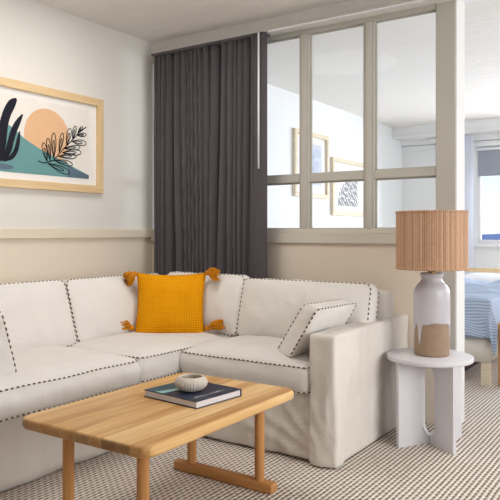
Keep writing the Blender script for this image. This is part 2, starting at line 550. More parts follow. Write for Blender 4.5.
# sheer curtain hanging left of the far window
def drape(x0, x1, yc, z0, z1, folds, amp, seed, nz=24, bottom_spread=0, xamp=.012, flat=None, wild=1.0):
    bm = bmesh.new(); nx = folds*14; cols = []
    for i in range(nx+1):
        s = i/nx; col = []
        for k in range(nz+1):
            v = k/nz; z = z0+(z1-z0)*v
            ph = 2*PI*folds*(s+.028*wild*noise.noise(Vector((s*4.5, seed, v*.35))))+.5*wild*noise.noise(Vector((s*3, v*1.3, seed+3)))
            am = amp*(.55+.75*abs(noise.noise(Vector((s*7.3, seed+9, v*.6))))+.25*(1-v))
            fl = 1.0
            if flat and s > flat: fl = max(.12, 1-(s-flat)/.05)
            y = yc+am*math.sin(ph)*fl
            x = x0+(x1-x0)*s+xamp*math.sin(2*ph+1.2)*fl
            col.append(bm.verts.new((x, y, z)))
        cols.append(col)
    for i in range(nx):
        for k in range(nz): bm.faces.new((cols[i][k], cols[i+1][k], cols[i+1][k+1], cols[i][k+1]))
    bmesh.ops.recalc_face_normals(bm, faces=bm.faces)
    return bm
t = thing('sheer_curtain', 'white sheer curtain gathered at the left end of the bedroom window', 'curtain', (.93, 5.03, 0))
o = new('voile', drape(.83, 1.04, 5.05, .02, 2.385, 5, .03, 4), M['sheer'], t, True)
bm = bmesh.new(); tube(bm, [(.4, 5.05, 2.388), (4.6, 5.05, 2.388)], .008, 10); new('curtain_rod', bm, M['white'], t, True)

# ------------------------------------------------------------------ charcoal curtain on its track
t = thing('curtain', 'pleated charcoal curtain drawn to the left of the interior window', 'curtain', (.6, -.09, 0))
bm = drape(.128, 1.10, -.100, .012, 2.408, 20, .036, 1.0, 36, flat=.93, wild=3.2)
o = new('drape', bm, M['curtain'], t, True)
o.modifiers.new('thickness', 'SOLIDIFY').thickness = .004
o = new('leading_edge', drape(.985, 1.112, -.138, .012, 2.408, 1, .006, 6.0, 30), M['curtain'], t, True)
o.modifiers.new('thickness', 'SOLIDIFY').thickness = .004
new('heading_tape', boxes([(.122, 1.094, -.1445, -.056, 2.396, 2.4115)], .002), M['curtain'], t)
bm = bmesh.new(); tube(bm, [(1.068, -.156, 2.404), (1.068, -.156, 1.52)], .0065, 10)
w = new('pull_wand', bm, M['white'], t, True); w['label'] = 'thin white pull wand'
t = thing('curtain_track', 'slim curtain track with a white lip under the bulkhead above the interior window', 'curtain track', (1.7, -.08, 2.41))
new('rail', boxes([(.11, 3.3, -.112, -.082, 2.413, 2.419), (.14, 3.3, -.092, -.0015, 2.419, 2.424)], .001), M['wall_up'], t)
l_ = new('lip', boxes([(1.118, 3.3, -.118, -.112, 2.411, 2.420)], .001), M['white'], t); l_['label'] = 'thin white lip'

# ------------------------------------------------------------------ framed prints
def ribbon(bm, pts, w, x, mi):
    pts = [Vector((0, p[0], p[1])) for p in pts]; L = []; Rr = []
    for i in range(len(pts)):
        d = (pts[min(i+1, len(pts)-1)]-pts[max(i-1, 0)]); d = d.normalized() if d.length > 1e-9 else Vector((0, 1, 0))
        nn = Vector((0, -d.z, d.y))*w/2
        a = pts[i]+nn; b = pts[i]-nn
        L.append(bm.verts.new((x, a.y, a.z))); Rr.append(bm.verts.new((x, b.y, b.z)))
    for i in range(len(pts)-1): bm.faces.new((L[i], L[i+1], Rr[i+1], Rr[i])).material_index = mi
def poly(bm, pts, x, mi):
    f = bm.faces.new([bm.verts.new((x, p[0], p[1])) for p in pts]); f.material_index = mi
def smoothc(pts, it=2):
    for _ in range(it):
        q = []
        for i in range(len(pts)):
            a, b = pts[i], pts[(i+1) % len(pts)]
            q += [(a[0]*.75+b[0]*.25, a[1]*.75+b[1]*.25), (a[0]*.25+b[0]*.75, a[1]*.25+b[1]*.75)]
        pts = q
    return pts
def picture(name, label, y0, y1, z0, z1, bar, depth, art, mats, mat_w, x0=0.002, group=None, fm=None):
    t = thing(name, label, 'picture', (x0, (y0+y1)/2, z0), group)
    fm = fm or [M['ash_y'], M['ash_z']]
    bm = bmesh.new()
    box(bm, x0, x0+depth, y0, y1, z0, z0+bar, .002, 0); box(bm, x0, x0+depth, y0, y1, z1-bar, z1, .002, 0)
    box(bm, x0, x0+depth, y0, y0+bar, z0+bar, z1-bar, .002, 1); box(bm, x0, x0+depth, y1-bar, y1, z0+bar, z1-bar, .002, 1)
    new('frame', bm, fm, t)
    new('mat_board', boxes([(x0+.001, x0+.008, y0+bar, y1-bar, z0+bar, z1-bar)]), M['paper'], t)
    bm = bmesh.new(); art(bm, x0+.0085); new('print', bm, mats, t)
    return t
HILL = [(-1.60, 1.84), (-1.47, 1.82), (-1.341, 1.77), (-1.26, 1.742), (-1.158, 1.677), (-1.042, 1.625), (-0.644, 1.491), (-0.644, 1.466), (-1.60, 1.466)]
HILL2 = [(-0.824, 1.551), (-0.76, 1.520), (-0.644, 1.491), (-0.644, 1.466), (-0.83, 1.466)]
LEAVES = [[(-1.267, 1.905), (-1.211, 1.922), (-1.231, 1.862), (-1.267, 1.797), (-1.285, 1.719), (-1.294, 1.611), (-1.329, 1.543), (-1.345, 1.542), (-1.345, 1.72), (-1.326, 1.799), (-1.298, 1.862)],
 [(-1.167, 1.84), (-1.19, 1.776), (-1.222, 1.706), (-1.241, 1.649), (-1.254, 1.594), (-1.279, 1.553), (-1.329, 1.524), (-1.345, 1.523), (-1.345, 1.553), (-1.304, 1.589), (-1.285, 1.644), (-1.267, 1.711), (-1.229, 1.781)],
 [(-1.199, 1.731), (-1.193, 1.688), (-1.201, 1.621), (-1.219, 1.576), (-1.248, 1.542), (-1.292, 1.528), (-1.329, 1.522), (-1.292, 1.547), (-1.254, 1.577), (-1.229, 1.629), (-1.216, 1.685)]]
LEAVES += [[(-2.69-p[0]+0.0, p[1]-.03) for p in l] for l in LEAVES]
STEM = [(-1.063, 1.551), (-1.029, 1.542), (-1.0, 1.545), (-0.941, 1.567), (-0.88, 1.631), (-0.806, 1.698), (-0.729, 1.772), (-0.67, 1.815)]
FERN = [((-0.994, 1.553), (-1.023, 1.668)), ((-0.971, 1.56), (-0.988, 1.701)), ((-0.941, 1.577), (-0.941, 1.74)), ((-0.899, 1.62), (-0.868, 1.749)), ((-0.837, 1.675), (-0.806, 1.787)), ((-0.787, 1.72), (-0.762, 1.808)), ((-0.742, 1.765), (-0.703, 1.813)), ((-0.988, 1.542), (-0.812, 1.493)), ((-0.941, 1.567), (-0.787, 1.552)), ((-0.905, 1.595), (-0.755, 1.609)), ((-0.874, 1.622), (-0.714, 1.639)), ((-0.856, 1.651), (-0.723, 1.673)), ((-0.793, 1.705), (-0.67, 1.704)), ((-0.749, 1.75), (-0.67, 1.764))]
def art_main(bm, x):
    poly(bm, [(-1.60, 1.466), (-.644, 1.466), (-.644, 1.93), (-1.60, 1.93)], x, 0)
    c = [(-.99+.176*math.cos(2*PI*k/64), 1.712+.176*math.sin(2*PI*k/64)) for k in range(64)]
    poly(bm, c, x+.0006, 1)
    poly(bm, HILL, x+.0012, 2); poly(bm, HILL2, x+.0016, 3)
    poly(bm, [(-1.33+.09*math.cos(2*PI*k/32), 1.495+.018*math.sin(2*PI*k/32)) for k in range(32)], x+.0016, 3)
    for j, l in enumerate(LEAVES): poly(bm, smoothc(l, 1), x+.002+.0002*j, 4)
    ribbon(bm, smoothc(STEM, 2)[:-8] if False else STEM, .007, x+.0030, 4)
    for (a, b) in FERN:
        ax, az = a; dx, dz = b[0]-a[0], b[1]-a[1]; L = math.hypot(dx, dz); px, pz = -dz/L, dx/L
        for (wd, rr) in ((.19, 1.0), (.09, .72)):
            pts = []
            for k in range(29):
                tt = 2*PI*k/28
                s = (1-math.cos(tt))/2*rr; w = math.sin(tt)*(s**.7)*(1.05-.35*s)*L*wd*(1.35 if L < .13 else 1)
                pts.append((ax+dx*s+px*w, az+dz*s+pz*w))
            ribbon(bm, pts, .0052, x+.0032, 4)
picture('framed_picture', 'wide wood-framed print of a peach sun, teal hill and dark leaves above the sofa', -1.66, -.527, 1.373, 2.02, .05, .03,
        art_main, [M['print_bg'], M['peach'], M['teal'], M['teal_dark'], M['ink']], .05)
def art_cloud(bm, x):
    poly(bm, [(2.26, 1.62), (2.75, 1.62), (2.75, 2.06), (2.26, 2.06)], x, 0)
    random.seed(3)
    for k in range(26):
        cy, cz = random.uniform(2.33, 2.68), random.uniform(1.72, 2.0); rr = random.uniform(.03, .07)
        poly(bm, [(cy+rr*1.3*math.cos(2*PI*q/20), cz+rr*.6*math.sin(2*PI*q/20)) for q in range(20)], x+.0004+.00005*k, 1 if k % 3 else 2)
picture('framed_picture', 'upright wood-framed print of pale blue clouds on the bedroom wall', 2.122, 2.885, 1.48, 2.18, .045, .035,
        art_cloud, [plain('print_sky', (206, 211, 222), .8), plain('print_cloud', (192, 200, 216), .8), plain('print_cloud_dark', (174, 186, 208), .8)], .1, fm=[M['pale_y'], M['pale_y']])
def art_arch(bm, x):
    poly(bm, [(3.10, 1.40), (3.86, 1.40), (3.86, 1.87), (3.10, 1.87)], x, 0)
    random.seed(5)
    for k in range(15):                                   # rows of wavy strokes inside an arch
        yy = 3.17+k*.036
        top = 1.44+.33*math.sqrt(max(.0, 1-((yy-3.50)/.36)**2)) if abs(yy-3.5) < .35 else 1.46
        if yy < 3.34: top -= .06
        z = 1.42
        while z < top:
            h = random.uniform(.05, .11); z2 = min(z+h, top+.01)
            pts = [(yy+.011*math.sin((z+(z2-z)*q/10)*75+k*1.3), z+(z2-z)*q/10) for q in range(11)]
            ribbon(bm, pts, .016, x+.0005, 1); z = z2+.014
picture('framed_picture', 'wood-framed print of a dark blue squiggle arch on the bedroom wall', 2.985, 3.95, 1.303, 1.965, .045, .035,
        art_arch, [M['paper'], M['ink_blue']], .1, fm=[M['pale_y'], M['pale_y']])

# ------------------------------------------------------------------ sofa
sofa = thing('sectional_sofa', 'large cream L-shaped slipcovered sofa with dashed charcoal piping', 'sofa', (.9, -1.0, 0))
def wrinkle(amp, f=(5, 5, 1.6), seed=0.0, flare=0.0, zr=.35):
    def fn(p):
        q = Vector((p.x*f[0], p.y*f[1], p.z*f[2]))+Vector((seed, seed*2, seed*3))
        a = noise.noise_vector(q)*amp+noise.noise_vector(q*2.7)*amp*.45
        rd = 1-abs(noise.noise(q*1.9+Vector((3, 7, 1))))*2
        a = a+a.normalized()*max(0, rd-.55)*amp*1.2 if a.length > 1e-6 else a
        a.z *= .35
        k = 1.0 if p.z > .02 else .6
        r = p+a*k
        r.z = max(.004, r.z)
        return r
    return fn
def drag_folds(p, cx, amp):
    """cloth pulled towards the floor corner of the slipcover"""
    q = 0.0
    for an, ln, w in ((96, .42, .016), (112, .36, .014), (131, .40, .018), (150, .46, .016), (166, .5, .018)):
        dx, dz = p.x-cx, p.z-.01
        u = dx*math.cos(R(an))+dz*math.sin(R(an)); v = -dx*math.sin(R(an))+dz*math.cos(R(an))
        v += .012*math.sin(u*14+an)
        if 0 < u < ln: q += math.exp(-(v/w)**2)*math.sin(PI*min(1, u/ln))**.7
    p.y -= amp*q
    return p
W1 = wrinkle(.014, (5, 5, 2.2), seed=2)
bm = bmesh.new()
gridbox(bm, (.05, -2.76, .006), (1.0, -.16, .338), .04, .025, W1)
new('base', bm, M['linen_skirt'], sofa, True)
bm = bmesh.new()
wb = wrinkle(.014, (5, 5, 2.2), seed=5)
gridbox(bm, (.95, -.962, .006), (1.93, -.16, .338), .018, .025, lambda p: drag_folds(wb(p), 1.97, .016) if p.y < -.85 else wb(p))
new('base', bm, M['linen_skirt'], sofa, True)
bm = bmesh.new(); gridbox(bm, (.04, -2.80, .30), (.22, -.17, .77), .05, .04, wrinkle(.006, (4, 4, 4), 1)); new('back', bm, M['linen_skirt'], sofa, True)
bm = bmesh.new(); gridbox(bm, (.10, -.315, .30), (2.008, -.155, .775), .04, .035, wrinkle(.006, (4, 4, 4), 3)); new('back', bm, M['linen_skirt'], sofa, True)
def armfn(p):
    p = wrinkle(.009, (5, 5, 2.2), 8)(p)
    if p.y < -.9 and p.z < .3: p.y += (-.010-.010*math.sin((p.x-1.9)*40))*(.3-p.z)/.3; p.x += .010*(.3-p.z)/.3
    if p.y < -.93: p = drag_folds(p, 2.02, .010)
    return p
bm = bmesh.new(); gridbox(bm, (1.892, -.990, .005), (2.030, -.014, .622), .014, .013, armfn); new('arm', bm, M['linen_skirt'], sofa, True)
bm = bmesh.new(); gridbox(bm, (.04, -2.93, .005), (1.0, -2.78, .622), .04, .02, wrinkle(.006, seed=9)); new('arm', bm, M['linen_skirt'], sofa, True)

def add_cushion(name, W, D, Hh, Mx, mats, parent, welts=('t', 'b'), **k):
    bm, tw, bw = cushion(W, D, Hh, **k)
    for v in bm.verts: v.co = Mx @ v.co
    c = new(name, bm, mats, parent, True)
    for w, L in (('t', tw), ('b', bw)):
        if w in welts:
            new('piping', welt_bm(L, Mx), [M['cord_dark'], M['cord_light']], c, True)
    return c
I = Matrix.Identity(4)
def at(x, y, z): return Matrix.Translation((x, y, z))
SZ, SH = .398, .120
add_cushion('seat_cushion', .79, 1.44, SH, at(.69, -2.008, SZ), M['linen'], sofa, cr=.03, top=.052, side=.018, seed=1, wr=.006, n=220, power=6)
add_cushion('seat_cushion', .80, .98, SH, at(.69, -.788, SZ+.004), M['linen'], sofa, cr=.03, top=.034, side=.014, seed=2, wr=.006, n=180, power=5)
add_cushion('seat_cushion', .785, .69, SH, at(1.49, -.640, SZ-.004), M['linen'], sofa, cr=.03, top=.045, side=.014, seed=3, wr=.006, n=160, power=5)
def back_m(cx, cy, zb, front, along, Hh, lean, Hd):
    f = Vector(front); a = Vector(along); z = Vector((0, 0, 1))
    n = f*math.cos(R(lean))+z*math.sin(R(lean)); u = z*math.cos(R(lean))-f*math.sin(R(lean))
    o = Vector((cx, cy, zb))+u*(Hh/2)-n*(Hd/2)
    return frame(o, a, u, n)
BH = .375
add_cushion('back_cushion', 1.46, BH, .11, back_m(.548, -1.945, .474, (1, 0, 0), (0, 1, 0), BH+.005, 18, .11), M['linen'], sofa, cr=.035, top=.055, bot=.01, side=.012, seed=4, wr=.007, n=220, power=3)
add_cushion('back_cushion', .80, BH-.005, .11, back_m(.548, -.805, .474, (1, 0, 0), (0, 1, 0), BH+.005, 18, .11), M['linen'], sofa, cr=.035, top=.055, bot=.01, side=.012, seed=5, wr=.007, n=160, power=3)
add_cushion('back_cushion', .62, BH-.005, .11, back_m(.82, -.505, .480, (0, -1, 0), (1, 0, 0), BH, 15, .11), M['linen'], sofa, cr=.035, top=.05, bot=.01, side=.012, seed=6, wr=.007, n=150, power=3)
add_cushion('back_cushion', .835, BH-.025, .11, back_m(1.548, -.505, .472, (0, -1, 0), (1, 0, 0), BH, 15, .11), M['linen'], sofa, cr=.035, top=.05, bot=.01, side=.012, seed=7, wr=.008, n=160, power=3)

# loose pillows
def loose(name, label, origin, along, up, nrm, W, D, Hh, seed, group):
    t = thing(name, label, 'pillow', origin, group)
    a, u, n = Vector(along), Vector(up), Vector(nrm)
    o = Vector(origin)+a*(W/2)+u*(D/2)+n*(Hh/2)
    c = add_cushion('cover', W, D, Hh, frame(o, a, u, n), M['linen'], t, cr=.025, top=.03, bot=.03, side=.008, seed=seed, wr=.010, n=140, wf=9)
    return t
loose('throw_pillow', 'boxy cream pillow with dashed piping slumped against the right sofa arm', (1.63, -.85, .485),
      (.10, .99, 0), (.53, 0, .86), (.80, -.58, -.03), .38, .295, .16, 11, 'cream loose pillows')
loose('throw_pillow', 'boxy cream pillow with dashed piping at the left edge of the photo', (1.0, -1.95, .492),
      (-1, .02, 0), (-.08, -.22, .97), (0, -1, -.03), .38, .285, .15, 12, 'cream loose pillows')

# mustard pillow
def pillow(W, D, T, pinch=.085, n=36, seed=1):
    bm = bmesh.new(); S = {}
    for sgn in (1, -1):
        for i in range(n+1):
            for j in range(n+1):
                u = -1+2*i/n; v = -1+2*j/n
                rim = i in (0, n) or j in (0, n)
                if rim and (0, i, j) in S: S[(sgn, i, j)] = S[(0, i, j)]; continue
                x = u*W/2*(1-pinch*(1-v*v)*abs(u)); y = v*D/2*(1-pinch*(1-u*u)*abs(v))
                h = T/2*(max(0, (1-u**4))*max(0, (1-v**4)))**.62*(.80+.2*(1-u*u)*(1-v*v))
                h += .006*noise.noise(Vector((x*8, y*8, seed+sgn)))*(0 if rim else 1)
                p = bm.verts.new((x, y, sgn*h)); S[(sgn, i, j)] = p
                if rim: S[(0, i, j)] = p
        for i in range(n):
            for j in range(n):
                q = [S[(sgn, i, j)], S[(sgn, i+1, j)], S[(sgn, i+1, j+1)], S[(sgn, i, j+1)]]
                bm.faces.new(q if sgn > 0 else q[::-1])
    return bm
t = thing('throw_pillow', 'square mustard yellow pillow with corner tassels in the sofa corner', 'pillow', (.77, -.70, .49))
PW, PD = .438, .408
f = Vector((.5563, -.831, 0)); al = Vector((.831, .5563, 0)); z = Vector((0, 0, 1)); ln = R(15)
nn = f*math.cos(ln)+z*math.sin(ln); uu = z*math.cos(ln)-f*math.sin(ln)
po = Vector((.772, -.695, .460))+uu*(PD/2)
PM = frame(po, al, uu, nn)
o = new('cover', pillow(PW, PD, .15), M['mustard'], None, True)
o.parent = t; o.matrix_world = PM
o.matrix_parent_inverse = Matrix.Identity(4); o.matrix_basis = Matrix.Translation(-t.location) @ PM
def tassel(base, d, L):
    bm = bmesh.new(); d = d.normalized(); a = d.orthogonal().normalized(); b = d.cross(a)
    bmesh.ops.create_icosphere(bm, subdivisions=2, radius=.017, matrix=Matrix.Translation(base+d*.014))
    tube(bm, [base+d*.028+(a*math.cos(2*PI*k/10)+b*math.sin(2*PI*k/10))*.013 for k in range(10)], .005, 6, True)
    for k in range(60):
        an = random.uniform(0, 2*PI); rr = math.sqrt(random.random())
        e = (a*math.cos(an)+b*math.sin(an))*rr
        tip = base+d*(L*random.uniform(.82, 1.05))+e*.046+Vector((0, 0, -.010))
        tip.z = max(tip.z, .517+random.uniform(0, .022))
        mid = base+d*(L*.5)+e*.034
        mid.z = max(mid.z, .522)
        tube(bm, [base+d*.022+e*.010, mid, tip], .0042, 5)
    return bm
random.seed(11)
for (sx, sy, dv, L) in ((-1, 1, (-.8, .05), .080), (1, 1, (.8, .1), .088), (-1, -1, (-.85, .42), .115), (1, -1, (.9, .25), .120)):
    base = PM @ Vector((sx*PW/2*.985, sy*PD/2*.985, 0))
    if sy < 0: base.z = max(base.z, .517)
    d = al*dv[0]+uu*dv[1]+f*.35
    if sy > 0: d = al*dv[0]*.8+f*.45-z*(.40 if sx < 0 else -.05)
    new('tassel', tassel(base, d, L), M['tassel'], t, True)

# ------------------------------------------------------------------ coffee table
ct = thing('coffee_table', 'low oak coffee table with rounded corners on sled legs', 'table', (1.685, -1.755, 0))
bm = bmesh.new()
ol = rrect(.64, .955, .06, 160)
prof = [(0.90, .396), (1.0-.010/.3, .396)]
def slab(bm, ol, z0, z1, r, cx, cy):
    rings = []
    def off(d):
        out = []
        n = len(ol)
        for i in range(n):
            t_ = (ol[(i+1) % n]-ol[i-1]).normalized(); nrm = Vector((t_.y, -t_.x, 0))
            out.append(ol[i]-nrm*d)
        return out
    st = []
    for k in range(6): a = PI/2*k/5; st.append((r-r*math.sin(a), z0+r-r*math.cos(a)))
    for k in range(6): a = PI/2*k/5; st.append((r-r*math.cos(a), z1-r+r*math.sin(a)))
    for d, zz in st: rings.append([bm.verts.new((p.x+cx, p.y+cy, zz)) for p in off(d)])
    n = len(ol)
    for a, b in zip(rings[:-1], rings[1:]):
        for i in range(n): bm.faces.new((a[i], a[(i+1) % n], b[(i+1) % n], b[i]))
    bm.faces.new(rings[0]); bm.faces.new(rings[-1])
slab(bm, ol, .392, .432, .015, 1.685, -1.755)
autosmooth(new('tabletop', bm, M['oak_top'], ct), 35)
for y in (-2.10, -1.378):
    autosmooth(new('batten', boxes([(1.43, 1.945, y-.028, y+.028, .374, .3925)], .005), M['oak_leg_x'], ct))
    for x in (1.497, 1.868):
        bm = bmesh.new(); lathe(bm, [(.021, .038), (.0215, .2), (.021, .375)], x, y, 24); autosmooth(new('leg', bm, M['oak_leg_z'], ct))
    bm = bmesh.new(); box(bm, 1.405, 1.945, y-.026, y+.026, 0, .044, .010, seg=3); autosmooth(new('sled_foot', bm, M['oak_leg_x'], ct))

# book on the table
BZ = .4325
bk = thing('book', 'dark navy hardcover book lying under a small bowl on the coffee table', 'book', (1.706, -1.631, BZ))
bk_a = R(-6)
def bmx(bm):
    bmesh.ops.transform(bm, matrix=Matrix.Translation((1.712, -1.640, BZ)) @ Matrix.Rotation(bk_a, 4, 'Z'), verts=bm.verts); return bm
w, l, th = .150, .130, .029
def cov():
    bm = bmesh.new()
    box(bm, -w, w, -l, l, th-.003, th, .001, 0); box(bm, -w, w, -l, l, 0, .003, .001, 0); box(bm, -w, w, l-.002, l+.003, 0, th, .001, 0)
    return bm
new('cover', bmx(cov()), M['navy'], bk)
new('pages', bmx(boxes([(-w+.004, w-.004, -l+.004, l-.002, .003, th-.003)])), M['pages'], bk)
bm = bmesh.new()                                                        # printed cover: teal field and pale wave
def flat(bm, pts, z, mi): bm.faces.new([bm.verts.new((p[0], p[1], z)) for p in pts]).material_index = mi
flat(bm, [(-w+.002, -l+.002), (-.02, -l+.002), (-.055, -.05), (-.04, .05), (-.075, l-.004), (-w+.002, l-.004)], th+.0003, 0)
flat(bm, [(-.085, -l+.004), (-.045, -l+.004), (-.035, -.05), (-.01, .0), (-.03, .03), (-.06, -.04)], th+.0006, 1)
new('cover_print', bmx(bm), [M['teal_book'], M['pale_teal']], bk)
# pale lettering along the right edge (two short words of thin strokes)
bm = bmesh.new(); random.seed(21)
yy = -.098
for wd in (7, 9):
    for k in range(wd):
        h = random.choice((.010, .010, .011, .017, .016)); s = random.choice((0, 0, 1, 2))
        xb = .112
        flat(bm, [(xb, yy), (xb, yy+.0022), (xb-h, yy+.0022), (xb-h, yy)], th+.0006, 0)
        if s == 1: flat(bm, [(xb-.009, yy), (xb-.009, yy+.008), (xb-.011, yy+.008), (xb-.011, yy)], th+.0007, 0); flat(bm, [(xb, yy+.006), (xb, yy+.008), (xb-.010, yy+.008), (xb-.010, yy+.006)], th+.0006, 0)
        if s == 2: flat(bm, [(xb, yy), (xb, yy+.007), (xb-.002, yy+.007), (xb-.002, yy)], th+.0007, 0)
        yy += .0105
    yy += .010
new('title_lettering', bmx(bm), M['paper'], bk)

# bowl on the book
bw = thing('bowl', 'small ribbed pale grey stoneware bowl sitting on the navy book', 'bowl', (1.716, -1.655, BZ+th))
bz = BZ+th+.0005
def ribs(r, z, a):
    k = max(0, min(1, (z-bz-.003)/.05))
    return r*(1+.035*math.cos(a*36)*math.sin(PI*min(1, k*1.05))), z
bm = bmesh.new()
pr = [(.0, 0), (.034, 0), (.050, .006), (.062, .018), (.0665, .032), (.062, .046), (.052, .055), (.046, .057), (.043, .054), (.050, .044), (.052, .034), (.046, .022), (.02, .014), (.0, .012)]
lathe(bm, [(max(r, .0005), bz+zz) for r, zz in pr], 1.716, -1.655, 180, ribs)
o = new('vessel', bm, M['ceramic'], bw, True)
bm = bmesh.new(); lathe(bm, [(.0495, bz+.035), (.03, bz+.042), (.001, bz+.044)], 1.716, -1.655, 40); new('filling', bm, M['sand'], bw, True)

# ------------------------------------------------------------------ side table
TX, TY = 2.264, -.345
st = thing('side_table', 'round white pedestal side table with a slotted cross base beside the sofa', 'table', (TX, TY, 0))
bm = bmesh.new(); lathe(bm, [(.213, .4345), (.2185, .437), (.2205, .441), (.2205, .456), (.219, .459), (.215, .4605)], TX, TY, 96); autosmooth(new('tabletop', bm, M['lacquer'], st), 30)
def slot_panel(ang, half, thick, h, sw, s0, s1, notch=False):
    bm = bmesh.new(); fs = []
    r = sw/2
    arc_t = [(r*math.sin(PI/2*k/10), s1-r+r*math.cos(PI/2*k/10)) for k in range(11)]
    arc_b = [(r*math.cos(PI/2*k/10), s0+r-r*math.sin(PI/2*k/10)) for k in range(11)]
    out = [(0, h)]+arc_t+arc_b+[(0, 0), (half, 0), (half, h)]
    cache = {}
    def vv(x, zz):
        key = (round(x, 5), round(zz, 5))
        if key not in cache: cache[key] = bm.verts.new((x, -thick/2, zz))
        return cache[key]
    for sg in (1, -1):
        pts = [vv(sg*x, zz) for x, zz in out]
        fs.append(bm.faces.new(pts if sg > 0 else pts[::-1]))
    r_ = bmesh.ops.extrude_face_region(bm, geom=fs)
    for v in r_['geom']:
        if isinstance(v, bmesh.types.BMVert): v.co.y += thick
    bmesh.ops.transform(bm, matrix=Matrix.Translation((TX, TY, 0)) @ Matrix.Rotation(ang, 4, 'Z'), verts=bm.verts)
    return bm
for a in (R(-36), R(58)):
    new('panel', slot_panel(a, .206, .019, .4345, .112, .042, .398), M['lacquer'], st)

# ------------------------------------------------------------------ lamp
lz = .461
lp = thing('table_lamp', 'ceramic table lamp with drippy white glaze and woven rattan drum shade', 'lamp', (TX+.007, TY+.010, lz))
LX, LY = TX+.007, TY+.010
bm = bmesh.new()
body = [(.085, 0), (.0895, .004), (.0905, .012), (.0905, .10), (.0905, .20), (.0905, .310), (.089, .330), (.083, .350), (.072, .367), (.060, .379), (.053, .388), (.0505, .398), (.052, .410), (.057, .418), (.0585, .423), (.056, .428), (.050, .429), (.03, .429)]
lathe(bm, [(r, lz+zz) for r, zz in body], LX, LY, 64); new('clay_body', bm, M['clay'], lp, True)
def prof_r(zz):
    for (r0, z0), (r1, z1) in zip(body[1:], body[2:]):
        if z0 <= zz <= z1+1e-9: return r0+(r1-r0)*(zz-z0)/max(1e-9, z1-z0)
    return body[-1][0]
phc = math.atan2(-3.74-LY, 3.40-LX)
def drip(a):
    d = math.degrees((a-phc+PI) % (2*PI)-PI)
    e = .168+.005*math.sin(math.radians(d*3.1)+.5)+.002*math.sin(math.radians(d*7)+1)
    def g(c, w, dep): return dep*math.exp(-((d-c)/w)**2)
    e -= g(-86, 9, .30)+g(-42, 6, .105)+g(-70, 9, .03)+g(82, 8, .06)+g(130, 8, .09)+g(-140, 9, .12)
    return max(.008, e)
bm = bmesh.new(); n = 144; rings = []
rows = 40
for j in range(rows+1):
    ring = []
    for k in range(n):
        a = 2*PI*k/n; e = drip(a)
        if j == 0: zz = e; rr = prof_r(zz)-.002
        else:
            u = (j-1)/(rows-1)
            zt = [e+(.310-e)*min(1, u/.5)] if u <= .5 else [.310+(.428-.310)*(u-.5)/.5]
            zz = zt[0]; rr = prof_r(zz)+.0028*(0.55 if j == 1 else 1)
        ring.append(bm.verts.new((LX+rr*math.cos(a), LY+rr*math.sin(a), lz+zz)))
    rings.append(ring)
last = [bm.verts.new((LX+.047*math.cos(2*PI*k/n), LY+.047*math.sin(2*PI*k/n), lz+.4315)) for k in range(n)]; rings.append(last)
last = [bm.verts.new((LX+.012*math.cos(2*PI*k/n), LY+.012*math.sin(2*PI*k/n), lz+.4315)) for k in range(n)]; rings.append(last)
for a, b in zip(rings[:-1], rings[1:]):
    for k in range(n): bm.faces.new((a[k], a[(k+1) % n], b[(k+1) % n], b[k]))
o = new('drip_glaze', bm, M['glaze'], lp, True); o['label'] = 'glossy white drip glaze'
bm = bmesh.new(); lathe(bm, [(.022, lz+.430), (.022, lz+.436), (.012, lz+.440), (.012, lz+.455), (.019, lz+.460), (.019, lz+.495), (.015, lz+.50)], LX, LY, 28)
autosmooth(new('socket', bm, M['brass'], lp))
bm = bmesh.new(); lathe(bm, [(.014, lz+.49), (.016, lz+.50), (.028, lz+.525), (.031, lz+.545), (.026, lz+.566), (.012, lz+.577), (.001, lz+.579)], LX, LY, 28)
new('bulb', bm, M['paper'], lp, True)
s0, s1, SR = .911, 1.213, .183
bm = bmesh.new(); rings = []
nn_ = 216
for (dr, zz) in [(0, s0)]+[(0, s0+(s1-s0)*k/12) for k in range(1, 13)]+[(-.006, s1)]+[(-.006, s1-(s1-s0)*k/12) for k in range(1, 13)]:
    rings.append([bm.verts.new((LX+(SR+dr+(.0012*math.cos(k*2*PI/6) if dr == 0 else 0))*math.cos(2*PI*k/nn_), LY+(SR+dr+(.0012*math.cos(k*2*PI/6) if dr == 0 else 0))*math.sin(2*PI*k/nn_), zz)) for k in range(nn_)])
for i in range(len(rings)):
    a, b = rings[i], rings[(i+1) % len(rings)]
    for k in range(nn_): bm.faces.new((a[k], a[(k+1) % nn_], b[(k+1) % nn_], b[k]))
me_o = new('lamp_shade', bm, M['rattan'], lp)
autosmooth(me_o, 50)
# move the shade's origin to its axis so the weave wraps around it
for zz in (s0+.004, s1-.004):
    bm = bmesh.new(); tube(bm, [(LX+(SR-.001)*math.cos(2*PI*k/96), LY+(SR-.001)*math.sin(2*PI*k/96), zz) for k in range(96)], .006, 8, True)
    new('shade_rim', bm, M['rattan'], lp, True)
bm = bmesh.new()
for k in range(3):
    a = 2*PI*k/3+.4; tube(bm, [(LX, LY, s0+.05), (LX+(SR-.008)*math.cos(a), LY+(SR-.008)*math.sin(a), s0+.012)], .0025, 6)
lathe(bm, [(.022, s0+.046), (.022, s0+.054), (.019, s0+.054)], LX, LY, 20)
new('shade_spider', bm, M['brass'], lp, True)

